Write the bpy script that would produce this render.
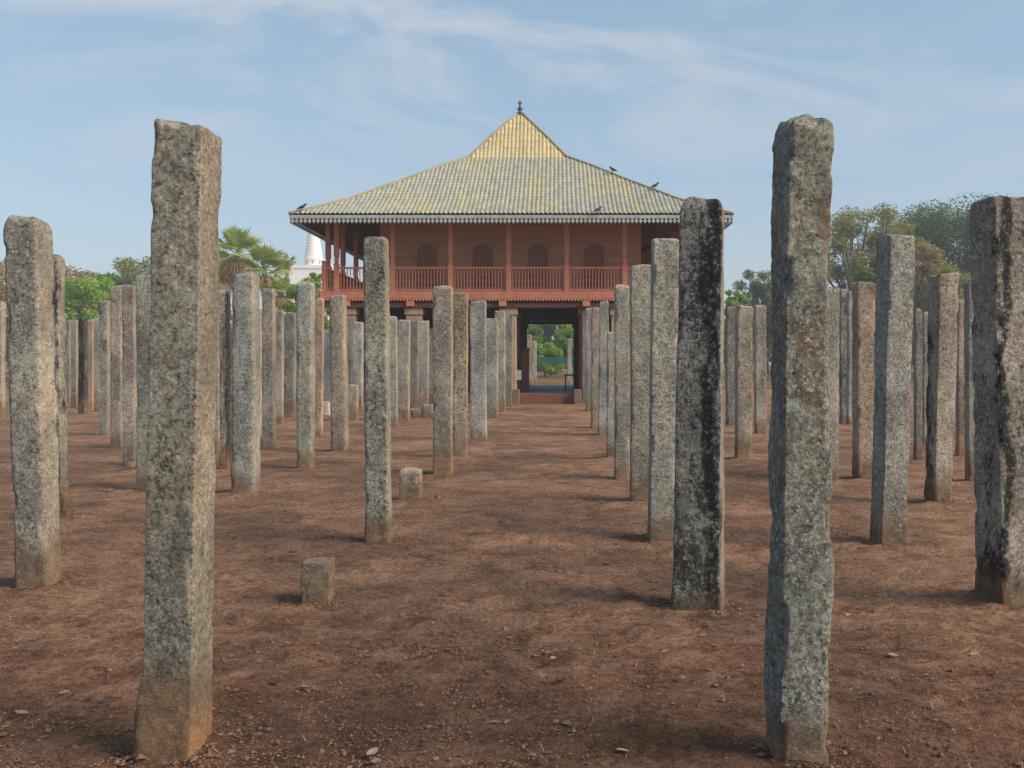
import bpy, math, random
import numpy as np
from mathutils import Vector, Matrix, noise
R = math.radians
for o in list(bpy.data.objects): bpy.data.objects.remove(o)
sc = bpy.context.scene
C = sc.collection
# ---------------------------------------------------------------- camera, sky, sun
F, H, VX, VY = 940.0, 1.6, 557.0, 362.0       # focal length in pixels, eye height, vanishing point of the aisle
cam = bpy.data.cameras.new('camera'); co = bpy.data.objects.new('camera', cam); C.objects.link(co)
co.location = (0, 0, H); co.rotation_euler = (R(90), 0, 0)
cam.sensor_width = 36; cam.lens = 36*F/1024
cam.shift_x = -(VX-512)/1024; cam.shift_y = -(384-VY)/1024
cam.clip_end = 6000; cam.clip_start = 0.05
sc.camera = co
SUN_EL, SUN_AZ = 36, 112                        # azimuth clockwise from +Y
w = bpy.data.worlds.new('World'); sc.world = w; w.use_nodes = True
nt = w.node_tree; nt.nodes.clear()
def N(nt, t, **k):
    n = nt.nodes.new(t)
    for a, b in k.items(): setattr(n, a, b)
    return n
def setin(n, **k):
    for a, b in k.items(): n.inputs[a.replace('_', ' ')].default_value = b
    return n
out = N(nt, 'ShaderNodeOutputWorld'); bg = N(nt, 'ShaderNodeBackground'); bg.inputs[1].default_value = 0.072
sky = N(nt, 'ShaderNodeTexSky', sky_type='NISHITA', sun_disc=False)
sky.sun_elevation = R(SUN_EL); sky.sun_rotation = R(SUN_AZ); sky.dust_density = 1.3; sky.air_density = 1.0; sky.ozone_density = 1.2
tc = N(nt, 'ShaderNodeTexCoord')
sep = N(nt, 'ShaderNodeSeparateXYZ'); nt.links.new(tc.outputs['Generated'], sep.inputs[0])
zadd = N(nt, 'ShaderNodeMath', operation='ADD'); nt.links.new(sep.outputs[2], zadd.inputs[0]); zadd.inputs[1].default_value = 0.16
dx = N(nt, 'ShaderNodeMath', operation='DIVIDE'); nt.links.new(sep.outputs[0], dx.inputs[0]); nt.links.new(zadd.outputs[0], dx.inputs[1])
dy = N(nt, 'ShaderNodeMath', operation='DIVIDE'); nt.links.new(sep.outputs[1], dy.inputs[0]); nt.links.new(zadd.outputs[0], dy.inputs[1])
cmb = N(nt, 'ShaderNodeCombineXYZ'); nt.links.new(dx.outputs[0], cmb.inputs[0]); nt.links.new(dy.outputs[0], cmb.inputs[1])
mp = N(nt, 'ShaderNodeMapping'); mp.inputs['Scale'].default_value = (1.1, 1.5, 1); mp.inputs['Rotation'].default_value = (0, 0, .5); mp.inputs['Location'].default_value = (3.1, 1.7, 0)
nt.links.new(cmb.outputs[0], mp.inputs[0])
cn = N(nt, 'ShaderNodeTexNoise'); setin(cn, Scale=0.95, Detail=12.0, Roughness=0.62, Distortion=1.5); nt.links.new(mp.outputs[0], cn.inputs['Vector'])
cr = N(nt, 'ShaderNodeMapRange'); cr.inputs[1].default_value = .40; cr.inputs[2].default_value = .64; cr.interpolation_type = 'SMOOTHSTEP'
nt.links.new(cn.outputs[0], cr.inputs[0])
el = N(nt, 'ShaderNodeMapRange'); el.inputs[1].default_value = .10; el.inputs[2].default_value = .40; nt.links.new(sep.outputs[2], el.inputs[0])
ml = N(nt, 'ShaderNodeMath', operation='MULTIPLY'); nt.links.new(cr.outputs[0], ml.inputs[0]); nt.links.new(el.outputs[0], ml.inputs[1])
ml2 = N(nt, 'ShaderNodeMath', operation='MULTIPLY_ADD'); nt.links.new(ml.outputs[0], ml2.inputs[0]); ml2.inputs[1].default_value = .80; ml2.inputs[2].default_value = 0.04
mx = N(nt, 'ShaderNodeMix', data_type='RGBA'); nt.links.new(ml2.outputs[0], mx.inputs[0])
mx.inputs[7].default_value = (3.9, 4.15, 4.5, 1)
hz0 = N(nt, 'ShaderNodeMix', data_type='RGBA'); hz0.inputs[0].default_value = .50; hz0.inputs[7].default_value = (1.75, 3.05, 4.2, 1); nt.links.new(sky.outputs[0], hz0.inputs[6]); nt.links.new(hz0.outputs[2], mx.inputs[6])
nt.links.new(mx.outputs[2], bg.inputs[0]); nt.links.new(bg.outputs[0], out.inputs[0])
sl = bpy.data.lights.new('sun', 'SUN'); sl.energy = 2.6; sl.angle = R(34); sl.color = (1, .86, .70)
so = bpy.data.objects.new('sun', sl); C.objects.link(so)
sd = Vector((math.sin(R(SUN_AZ))*math.cos(R(SUN_EL)), math.cos(R(SUN_AZ))*math.cos(R(SUN_EL)), math.sin(R(SUN_EL))))
so.rotation_euler = sd.to_track_quat('Z', 'Y').to_euler()
sc.view_settings.view_transform = 'Standard'; sc.view_settings.look = 'None'; sc.view_settings.gamma = 1
sc.view_settings.use_curve_mapping = False; sc.view_settings.exposure = 1.16
sc.render.resolution_x = 1024; sc.render.resolution_y = 768
# ---------------------------------------------------------------- helpers
def px(x, Y): return (x-VX)/F*Y
def pz(y, Y): return H-(y-VY)/F*Y
def tag(o, label=None, cat=None, group=None, kind=None):
    if label: o['label'] = label
    if cat: o['category'] = cat
    if group: o['group'] = group
    if kind: o['kind'] = kind
    return o
def empty(name, loc, label, cat, group=None, rz=0):
    o = bpy.data.objects.new(name, None); C.objects.link(o); o.location = loc; o.rotation_euler.z = rz
    o.empty_display_size = .2
    return tag(o, label, cat, group)
def link(name, me, mat=None, parent=None):
    o = bpy.data.objects.new(name, me); C.objects.link(o)
    if mat: me.materials.append(mat)
    if parent: o.parent = parent
    return o
def np_mesh(name, V, Fq, smooth=True):
    V = np.asarray(V, dtype=np.float32); Fq = np.asarray(Fq, dtype=np.int32)
    me = bpy.data.meshes.new(name); n = Fq.shape[1]
    me.vertices.add(len(V)); me.vertices.foreach_set('co', V.ravel())
    me.loops.add(Fq.size); me.loops.foreach_set('vertex_index', Fq.ravel())
    me.polygons.add(len(Fq)); me.polygons.foreach_set('loop_start', np.arange(0, Fq.size, n, dtype=np.int32))
    me.polygons.foreach_set('use_smooth', np.full(len(Fq), smooth)); me.update(calc_edges=True); me.validate()
    return me
class MB:
    """collects simple solids into one mesh"""
    def __init__(s): s.v = []; s.f = []
    def box(s, x0, x1, y0, y1, z0, z1):
        b = len(s.v)
        s.v += [(x0,y0,z0),(x1,y0,z0),(x1,y1,z0),(x0,y1,z0),(x0,y0,z1),(x1,y0,z1),(x1,y1,z1),(x0,y1,z1)]
        s.f += [tuple(b+i for i in q) for q in ((0,3,2,1),(4,5,6,7),(0,1,5,4),(1,2,6,5),(2,3,7,6),(3,0,4,7))]
        return s
    def prism(s, pts, d):
        """closed polygon pts (3D, planar) extruded by vector d"""
        b = len(s.v); n = len(pts); d = Vector(d)
        s.v += [tuple(p) for p in pts] + [tuple(Vector(p)+d) for p in pts]
        s.f += [tuple(b+i for i in range(n))[::-1], tuple(b+n+i for i in range(n))]
        s.f += [(b+i, b+(i+1) % n, b+n+(i+1) % n, b+n+i) for i in range(n)]
        return s
    def tube(s, path, rad, seg=8, cap=True):
        b = len(s.v); path = [Vector(p) for p in path]
        if not hasattr(rad, '__len__'): rad = [rad]*len(path)
        for i, p in enumerate(path):
            t = (path[min(i+1, len(path)-1)]-path[max(i-1, 0)]).normalized()
            u = t.cross(Vector((0, 0, 1)))
            if u.length < 1e-3: u = Vector((1, 0, 0))
            u.normalize(); v = t.cross(u)
            for k in range(seg):
                a = 2*math.pi*k/seg
                s.v.append(tuple(p+(u*math.cos(a)+v*math.sin(a))*rad[i]))
        for i in range(len(path)-1):
            for k in range(seg):
                s.f.append((b+i*seg+k, b+i*seg+(k+1) % seg, b+(i+1)*seg+(k+1) % seg, b+(i+1)*seg+k))
        if cap:
            s.f.append(tuple(b+k for k in range(seg))[::-1]); e = b+(len(path)-1)*seg
            s.f.append(tuple(e+k for k in range(seg)))
        return s
    def lathe(s, prof, c=(0, 0, 0), seg=24):
        b = len(s.v)
        for r, z in prof:
            for k in range(seg):
                a = 2*math.pi*k/seg; s.v.append((c[0]+r*math.cos(a), c[1]+r*math.sin(a), c[2]+z))
        for i in range(len(prof)-1):
            for k in range(seg):
                s.f.append((b+i*seg+k, b+i*seg+(k+1) % seg, b+(i+1)*seg+(k+1) % seg, b+(i+1)*seg+k))
        s.f.append(tuple(b+k for k in range(seg))[::-1]); e = b+(len(prof)-1)*seg
        s.f.append(tuple(e+k for k in range(seg)))
        return s
    def build(s, name, mat, parent=None, smooth=False, bevel=0):
        me = bpy.data.meshes.new(name); me.from_pydata(s.v, [], s.f); me.update()
        if smooth:
            for p in me.polygons: p.use_smooth = True
        o = link(name, me, mat, parent)
        if bevel:
            m = o.modifiers.new('bevel', 'BEVEL'); m.width = bevel; m.segments = 2; m.limit_method = 'ANGLE'
        return o
# ---------------------------------------------------------------- materials
class MT:
    def __init__(s, name, rough=.9, spec=.25):
        s.m = bpy.data.materials.new(name); s.m.use_nodes = True; s.t = s.m.node_tree
        s.b = s.t.nodes['Principled BSDF']; s.b.inputs['Roughness'].default_value = rough
        s.b.inputs['Specular IOR Level'].default_value = spec
        s.tc = N(s.t, 'ShaderNodeTexCoord'); s.vec = s.tc.outputs['Object']
    def L(s, a, b): s.t.links.new(a, b)
    def map(s, scale=(1, 1, 1), loc=(0, 0, 0), src=None):
        m = N(s.t, 'ShaderNodeMapping'); m.inputs['Scale'].default_value = scale; m.inputs['Location'].default_value = loc
        s.L(src or s.vec, m.inputs[0]); return m.outputs[0]
    def noise(s, scale, detail=4, rough=.5, vec=None, dist=0):
        n = N(s.t, 'ShaderNodeTexNoise'); setin(n, Scale=scale, Detail=detail, Roughness=rough, Distortion=dist)
        s.L(vec or s.vec, n.inputs['Vector']); return n.outputs[0]
    def vor(s, scale, vec=None, feature='F1', out='Distance'):
        n = N(s.t, 'ShaderNodeTexVoronoi', feature=feature); setin(n, Scale=scale); s.L(vec or s.vec, n.inputs['Vector']); return n.outputs[out]
    def ramp(s, fac, stops):
        n = N(s.t, 'ShaderNodeValToRGB'); cr = n.color_ramp
        while len(cr.elements) < len(stops): cr.elements.new(.5)
        for e, (p, c) in zip(cr.elements, stops): e.position = p; e.color = (*c, 1) if hasattr(c, '__len__') else (c, c, c, 1)
        s.L(fac, n.inputs[0]); return n.outputs[0]
    def step(s, fac, a, b, lo=0, hi=1):
        n = N(s.t, 'ShaderNodeMapRange', interpolation_type='SMOOTHSTEP')
        for i, v in enumerate((a, b, lo, hi)): n.inputs[i+1].default_value = v
        s.L(fac, n.inputs[0]); return n.outputs[0]
    def math(s, op, a, b=None, c=None):
        n = N(s.t, 'ShaderNodeMath', operation=op)
        for i, v in enumerate((a, b, c)):
            if v is None: continue
            if isinstance(v, (int, float)): n.inputs[i].default_value = v
            else: s.L(v, n.inputs[i])
        return n.outputs[0]
    def mix(s, fac, a, b, mode='MIX'):
        n = N(s.t, 'ShaderNodeMix', data_type='RGBA', blend_type=mode)
        if isinstance(fac, (int, float)): n.inputs[0].default_value = fac
        else: s.L(fac, n.inputs[0])
        for i, v in ((6, a), (7, b)):
            if isinstance(v, tuple): n.inputs[i].default_value = (*v, 1)
            else: s.L(v, n.inputs[i])
        return n.outputs[2]
    def col(s, c):
        if isinstance(c, tuple): s.b.inputs['Base Color'].default_value = (*c, 1)
        else: s.L(c, s.b.inputs['Base Color'])
    def bump(s, h, strength=.5, dist=.02, normal=None):
        n = N(s.t, 'ShaderNodeBump'); n.inputs['Strength'].default_value = strength; n.inputs['Distance'].default_value = dist
        s.L(h, n.inputs['Height'])
        if normal: s.L(normal, n.inputs['Normal'])
        s.L(n.outputs[0], s.b.inputs['Normal']); return n.outputs[0]
def stone_mat():
    t = MT('weathered_granite', .92, .2)
    oi = N(t.t, 'ShaderNodeObjectInfo')
    va = N(t.t, 'ShaderNodeVectorMath', operation='ADD'); t.L(t.vec, va.inputs[0])
    sc_ = t.math('MULTIPLY', oi.outputs['Random'], 57.0)
    cb = N(t.t, 'ShaderNodeCombineXYZ'); t.L(sc_, cb.inputs[0]); t.L(t.math('MULTIPLY', oi.outputs['Random'], 31.0), cb.inputs[1]); t.L(sc_, cb.inputs[2])
    t.L(cb.outputs[0], va.inputs[1]); v = va.outputs[0]
    sp = N(t.t, 'ShaderNodeSeparateXYZ'); t.L(t.vec, sp.inputs[0]); z = sp.outputs[2]
    big = t.noise(1.6, 4, .6, v)
    med = t.noise(16, 8, .78, v, .3)
    fine = t.noise(75, 5, .8, v)
    gv = N(t.t, 'ShaderNodeTexVoronoi'); setin(gv, Scale=85.0); t.L(v, gv.inputs['Vector'])
    gr = N(t.t, 'ShaderNodeSeparateXYZ'); t.L(gv.outputs['Color'], gr.inputs[0]); grain = gr.outputs[0]
    med2 = t.noise(34, 6, .75, v)
    mixn = t.math('ADD', t.math('ADD', t.math('MULTIPLY', med, .34), t.math('MULTIPLY', med2, .30)), t.math('ADD', t.math('MULTIPLY', fine, .26), t.math('MULTIPLY', grain, .10)))
    c = t.ramp(mixn, [(.385, (.045, .044, .041)), (.435, (.155, .15, .138)), (.495, (.30, .29, .265)), (.555, (.43, .415, .385)), (.63, (.66, .645, .60))])
    c = t.mix(t.step(big, .35, .7), c, t.mix(.5, c, (.46, .42, .36), 'MULTIPLY'), 'MIX')
    # warm ochre patches
    och = t.noise(2.6, 6, .7, t.map((1, 1, .55), (7, 3, 1), v))
    c = t.mix(t.math('MULTIPLY', t.step(och, .55, .70), .38), c, (.30, .215, .135))
    c = t.mix(t.step(t.noise(1.5, 5, .65, t.map((1.3, 1.3, .7), (3, 8, 2), v)), .36, .64), t.mix(1, c, (.60, .60, .60), 'MULTIPLY'), t.mix(1, c, (1.16, 1.15, 1.12), 'MULTIPLY'))
    def prop(nm): a = N(t.t, 'ShaderNodeAttribute', attribute_type='OBJECT', attribute_name=nm); return a.outputs['Fac']
    # warm upper shaft
    c = t.mix(t.math('MULTIPLY', prop('warm_top'), t.step(t.math('ADD', z, t.math('MULTIPLY', t.noise(4, 5, .7, v), .8)), 1.5, 2.3)), c, t.mix(1, c, (1.25, .95, .55), 'MULTIPLY'))
    rz = t.step(t.math('ADD', t.noise(2.4, 7, .7, t.map((1, 1, .6), (9, 9, 4), v)), t.math('MULTIPLY', med2, .15)), .60, .68)
    c = t.mix(t.math('MULTIPLY', rz, t.math('MULTIPLY', prop('rust'), t.step(fine, .38, .5))), c, (.19, .11, .055))
    # object tint
    c = t.mix(1.0, c, oi.outputs['Color'], 'MULTIPLY')
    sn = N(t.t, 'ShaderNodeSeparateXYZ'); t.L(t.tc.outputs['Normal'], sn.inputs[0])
    bare = t.step(t.math('ADD', sn.outputs[0], t.math('MULTIPLY', t.math('SUBTRACT', med2, .5), .9)), .35, .75)  # sunward faces: less lichen and crust, and warm sunlight painted into the colour
    sky_tint = t.step(t.math('ADD', t.math('MULTIPLY', sn.outputs[0], -1.0), t.math('MULTIPLY', t.math('SUBTRACT', med2, .5), .9)), .35, .75)  # faces away from the sun: cool skylight painted in as blue grey
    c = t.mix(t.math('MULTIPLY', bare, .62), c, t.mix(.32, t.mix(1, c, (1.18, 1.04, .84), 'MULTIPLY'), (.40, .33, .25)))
    c = t.mix(t.math('MULTIPLY', sky_tint, .45), c, t.mix(.35, c, (.24, .27, .30)))
    # dark crust, streaked down the shaft; amount in the object's alpha
    stn = t.noise(5.5, 8, .74, t.map((1, 1, .28), (1, 5, 9), v), .5)
    brk = t.noise(30, 5, .75, v)
    s1 = t.math('ADD', stn, t.math('MULTIPLY', t.math('SUBTRACT', brk, .5), .55))
    thr = t.math('SUBTRACT', .74, t.math('MULTIPLY', oi.outputs['Alpha'], .34))
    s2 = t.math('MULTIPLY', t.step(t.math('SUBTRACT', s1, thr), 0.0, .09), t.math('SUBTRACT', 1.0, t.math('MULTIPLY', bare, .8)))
    c = t.mix(t.math('MULTIPLY', s2, .85), c, (.028, .028, .027))
    # pale round lichen
    wv = N(t.t, 'ShaderNodeVectorMath', operation='ADD'); t.L(v, wv.inputs[0])
    nz = N(t.t, 'ShaderNodeTexNoise'); setin(nz, Scale=26.0, Detail=8.0, Roughness=.7); t.L(v, nz.inputs['Vector'])
    ws = N(t.t, 'ShaderNodeVectorMath', operation='SCALE'); t.L(nz.outputs['Color'], ws.inputs[0]); ws.inputs['Scale'].default_value = .11; t.L(ws.outputs[0], wv.inputs[1])
    for s_, a, b, colr, th in ((19, .26, .38, (.40, .42, .37), .50), (44, .24, .40, (.50, .50, .46), .46), (9, .16, .27, (.30, .34, .27), .52)):
        vd = t.vor(s_, wv.outputs[0]); spot = t.step(vd, a, b, 1, 0)
        zone = t.step(t.noise(3.3, 5, .65, t.map((1, 1, .7), (s_, 2, 3), v)), th-.07, th+.05)
        spk = t.step(brk, .36, .52)
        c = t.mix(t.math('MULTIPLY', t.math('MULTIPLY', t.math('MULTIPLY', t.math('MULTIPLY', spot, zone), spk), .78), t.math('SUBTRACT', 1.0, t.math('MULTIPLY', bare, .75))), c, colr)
    ob = N(t.t, 'ShaderNodeSeparateXYZ'); t.L(t.vec, ob.inputs[0])
    wob = t.math('MULTIPLY', t.math('SUBTRACT', t.noise(3, 6, .7, t.map((1, 1, .5), (2, 2, 2), v)), .5), .30)
    dist = t.math('ABSOLUTE', t.math('ADD', t.math('SUBTRACT', ob.outputs[0], prop('streak_x')), wob))
    sk = t.math('MULTIPLY', t.step(t.math('DIVIDE', dist, t.math('ADD', prop('streak_w'), .0001)), .55, 1.25, 1, 0), t.math('GREATER_THAN', prop('streak_w'), .001))
    sk = t.math('MULTIPLY', sk, t.step(t.math('ADD', brk, t.math('MULTIPLY', stn, .5)), .58, .74))
    c = t.mix(t.math('MULTIPLY', sk, .93), c, (.016, .016, .017))
    # damp earth-stained foot
    hgt = t.math('MULTIPLY', t.math('ADD', t.noise(3.5, 5, .6, v), t.math('MULTIPLY', t.math('SUBTRACT', oi.outputs['Random'], .5), .5)), .52)
    foot = t.step(t.math('SUBTRACT', z, t.math('ADD', hgt, t.math('MULTIPLY', med, .25))), -.26, .0, 1, 0)
    fc = t.ramp(t.noise(9, 6, .7, v), [(.35, (.075, .05, .034)), (.5, (.17, .105, .062)), (.68, (.30, .175, .09))])
    c = t.mix(t.math('MULTIPLY', foot, .74), c, fc)
    foot2 = t.step(t.math('SUBTRACT', z, t.math('ADD', t.math('MULTIPLY', hgt, 1.0), t.math('ADD', prop('foot_height'), t.math('MULTIPLY', med, .3)))), -.45, -.25, 1, 0)
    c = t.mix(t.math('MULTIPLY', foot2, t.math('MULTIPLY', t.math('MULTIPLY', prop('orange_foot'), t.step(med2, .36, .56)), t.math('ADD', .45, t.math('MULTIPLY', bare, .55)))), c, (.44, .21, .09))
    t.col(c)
    h = t.math('ADD', t.math('ADD', t.math('MULTIPLY', med, .55), t.math('MULTIPLY', med2, .6)), t.math('MULTIPLY', fine, .5))
    n1 = t.bump(h, 1.0, .026)
    return t.m
STONE = stone_mat()
def soil_mat():
    t = MT('red_brown_soil', .97, .12)
    v = t.vec
    a = t.noise(.55, 6, .62, v); b = t.noise(3.2, 8, .72, v, .4); f = t.noise(22, 8, .8, v); g = t.noise(110, 4, .8, v)
    m = t.math('ADD', t.math('MULTIPLY', b, .26), t.math('ADD', t.math('MULTIPLY', f, .36), t.math('MULTIPLY', g, .38)))
    c = t.ramp(m, [(.40, (.060, .036, .026)), (.46, (.205, .130, .089)), (.51, (.355, .24, .172)), (.57, (.55, .395, .295))])
    c = t.mix(t.step(a, .40, .60), t.mix(1, c, (.78, .75, .73), 'MULTIPLY'), t.mix(1, c, (1.25, 1.16, 1.08), 'MULTIPLY'))
    # orange worn patches
    o = t.noise(1.1, 5, .7, t.map((1, 1.6, 1), (4, 9, 0)))
    c = t.mix(t.math('MULTIPLY', t.step(o, .56, .70), .45), c, (.24, .115, .062))
    sp = N(t.t, 'ShaderNodeSeparateXYZ'); t.L(v, sp.inputs[0])
    far = t.step(sp.outputs[1], 52, 58)
    c = t.mix(far, c, t.mix(t.step(t.noise(.15, 4, .6), .42, .6), (.32, .17, .09), (.10, .12, .04)))
    c = t.mix(1, c, (.92, .86, .84), 'MULTIPLY')
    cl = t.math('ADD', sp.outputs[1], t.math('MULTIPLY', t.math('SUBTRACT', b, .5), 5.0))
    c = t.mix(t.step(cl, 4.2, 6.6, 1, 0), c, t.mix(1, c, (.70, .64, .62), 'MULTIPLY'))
    # pale grit
    vd = t.vor(38, v); grit = t.math('MULTIPLY', t.step(vd, .05, .11, 1, 0), t.step(t.noise(1.7, 3, .6), .5, .62))
    c = t.mix(t.math('MULTIPLY', grit, .6), c, (.38, .31, .26))
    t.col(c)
    h = t.math('ADD', t.math('MULTIPLY', b, 2.2), t.math('ADD', t.math('MULTIPLY', f, 1.0), t.math('MULTIPLY', g, .3)))
    t.bump(h, 1.0, .10)
    return t.m
SOIL = soil_mat()
def simple(name, c0, c1, scale=4, rough=.8, bump=.2, dist=.01, stretch=(1, 1, 1), spec=.3):
    t = MT(name, rough, spec); n = t.noise(scale, 6, .65, t.map(stretch)); f = t.noise(scale*9, 4, .7, t.map(stretch))
    m = t.math('ADD', t.math('MULTIPLY', n, .6), t.math('MULTIPLY', f, .4))
    t.col(t.ramp(m, [(.38, c0), (.62, c1)]))
    if bump: t.bump(m, bump, dist)
    return t.m
M_RED = simple('red_painted_timber', (.42, .15, .088), (.58, .235, .138), 2.5, .6, .2, .004, (1, 1, .4))
M_WALL = simple('reddish_boarded_wall', (.42, .185, .115), (.56, .27, .17), 1.2, .75, .3, .006, (.3, .3, 6))
M_SHUT = simple('brown_shutter', (.24, .088, .056), (.34, .13, .085), 2, .65, .2, .004, (3, 1, .3))
M_TRIM = simple('pale_window_trim', (.30, .22, .17), (.40, .30, .24), 3, .7, .1)
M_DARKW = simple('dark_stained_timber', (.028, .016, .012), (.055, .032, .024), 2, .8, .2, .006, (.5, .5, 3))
M_BEAM = simple('brown_red_beam', (.085, .034, .026), (.13, .055, .04), 2, .75, .2, .005)
M_FASC = simple('silver_grey_fascia', (.26, .28, .27), (.42, .44, .43), 4, .6, .1)
M_SOFF = simple('brown_soffit_boards', (.11, .06, .042), (.18, .10, .07), 1.3, .8, .2, .005, (6, .4, 1))
M_BRICK = simple('red_brick_pier', (.19, .066, .045), (.28, .10, .068), 6, .9, .4, .01, (1, 1, 4))
M_TAN = simple('tan_sandstone', (.27, .20, .135), (.44, .34, .24), 3, .9, .4, .012)
M_KERB = simple('brown_kerb_stone', (.12, .085, .06), (.22, .16, .11), 4, .9, .4, .01)
M_SLATE = simple('slate_floor', (.10, .13, .16), (.17, .21, .25), 3, .55, .1)
M_STEP = simple('maroon_step', (.15, .055, .04), (.22, .085, .064), 4, .8, .2)
M_WHITE = simple('whitewashed_plaster', (.74, .72, .70), (.84, .82, .80), .15, .8, .1, .1)
M_IRON = simple('dark_bronze', (.05, .05, .045), (.10, .10, .085), 8, .5, .1)
M_BIRD = simple('dark_plumage', (.018, .020, .024), (.05, .055, .065), 30, .6, .1)
M_BLOCK = simple('pale_cut_stone', (.38, .31, .25), (.56, .47, .39), 5, .9, .5, .01)
M_NET = simple('green_netting', (.006, .075, .05), (.012, .12, .085), 5, .8, .1)
M_GPAINT = simple('green_painted_post', (.03, .09, .06), (.05, .14, .10), 5, .6, .1)
def tile_mat(name, grey, yellow, yfac):
    t = MT(name, .8, .25)
    sp = N(t.t, 'ShaderNodeSeparateXYZ'); t.L(t.vec, sp.inputs[0])
    cx = t.math('FLOOR', t.math('DIVIDE', sp.outputs[0], .17)); cy = t.math('FLOOR', t.math('DIVIDE', sp.outputs[1], .28))
    cb = N(t.t, 'ShaderNodeCombineXYZ'); t.L(cx, cb.inputs[0]); t.L(cy, cb.inputs[1])
    wn = N(t.t, 'ShaderNodeTexWhiteNoise'); t.L(cb.outputs[0], wn.inputs['Vector'])
    oi = N(t.t, 'ShaderNodeObjectInfo')
    off = N(t.t, 'ShaderNodeCombineXYZ'); t.L(t.math('MULTIPLY', oi.outputs['Random'], 40), off.inputs[0])
    va = N(t.t, 'ShaderNodeVectorMath', operation='ADD'); t.L(t.vec, va.inputs[0]); t.L(off.outputs[0], va.inputs[1]); v = va.outputs[0]
    big = t.noise(.55, 6, .65, t.map((1.3, .6, .6), src=v), .6); f = t.noise(14, 6, .8, v)
    yf = t.step(t.math('ADD', big, t.math('MULTIPLY', t.math('SUBTRACT', wn.outputs['Value'], .5), .10)), yfac, yfac+.2)
    g = t.mix(t.step(f, .3, .7), tuple(.62*x for x in grey), tuple(1.25*x for x in grey))
    y = t.mix(t.step(f, .3, .7), tuple(.65*x for x in yellow), tuple(1.2*x for x in yellow))
    c = t.mix(yf, g, y)
    c = t.mix(1.0, c, t.ramp(wn.outputs['Value'], [(0, .86), (1, 1.1)]), 'MULTIPLY')
    moss = t.step(t.noise(5, 7, .75, v), .60, .72)
    c = t.mix(t.math('MULTIPLY', moss, .5), c, (.07, .075, .045))
    t.col(c); t.bump(f, .3, .01); return t.m
M_TILE = tile_mat('weathered_roof_tiles', (.32, .325, .27), (.36, .34, .22), .46)
M_TILEY = tile_mat('golden_roof_tiles', (.38, .35, .22), (.50, .41, .23), .34)
M_RIDGE = simple('ridge_tiles', (.20, .165, .10), (.34, .28, .17), 3, .8, .3)
def leaf_mat(name, c0, c1, tr=.3):
    t = MT(name, .6, .25); c0 = tuple(q*1.35 for q in c0); c1 = tuple(q*1.35 for q in c1)
    n = t.noise(.9, 4, .7); f = t.noise(14, 3, .7)
    m = t.math('ADD', t.math('MULTIPLY', n, .55), t.math('MULTIPLY', f, .45))
    c = t.ramp(m, [(.36, c0), (.64, c1)]); t.col(c)
    tb = N(t.t, 'ShaderNodeBsdfTranslucent'); t.L(t.mix(1, c, (1.6, 1.5, .7), 'MULTIPLY'), tb.inputs[0])
    mxs = N(t.t, 'ShaderNodeMixShader'); mxs.inputs[0].default_value = tr
    t.L(t.b.outputs[0], mxs.inputs[1]); t.L(tb.outputs[0], mxs.inputs[2])
    t.L(mxs.outputs[0], t.t.nodes['Material Output'].inputs[0]); return t.m
LM = dict(green=leaf_mat('green_leaves', (.035, .085, .018), (.13, .22, .045)),
          dark=leaf_mat('dark_green_leaves', (.028, .06, .026), (.075, .12, .05)),
          olive=leaf_mat('olive_leaves', (.09, .11, .045), (.22, .22, .08)),
          grey=leaf_mat('grey_green_leaves', (.085, .12, .075), (.16, .20, .12)),
          orange=leaf_mat('autumn_leaves', (.16, .12, .045), (.26, .20, .07)),
          pink=leaf_mat('russet_leaves', (.17, .125, .08), (.25, .20, .12)),
          bright=leaf_mat('fresh_green_leaves', (.09, .18, .03), (.22, .34, .06)),
          palm=leaf_mat('palm_leaves', (.12, .17, .05), (.30, .34, .11)),
          straw=leaf_mat('dry_palm_leaves', (.17, .125, .06), (.28, .22, .11)))
M_BARK = simple('grey_bark', (.12, .10, .08), (.26, .23, .19), 3, .9, .5, .03, (1, 1, .3))
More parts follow.
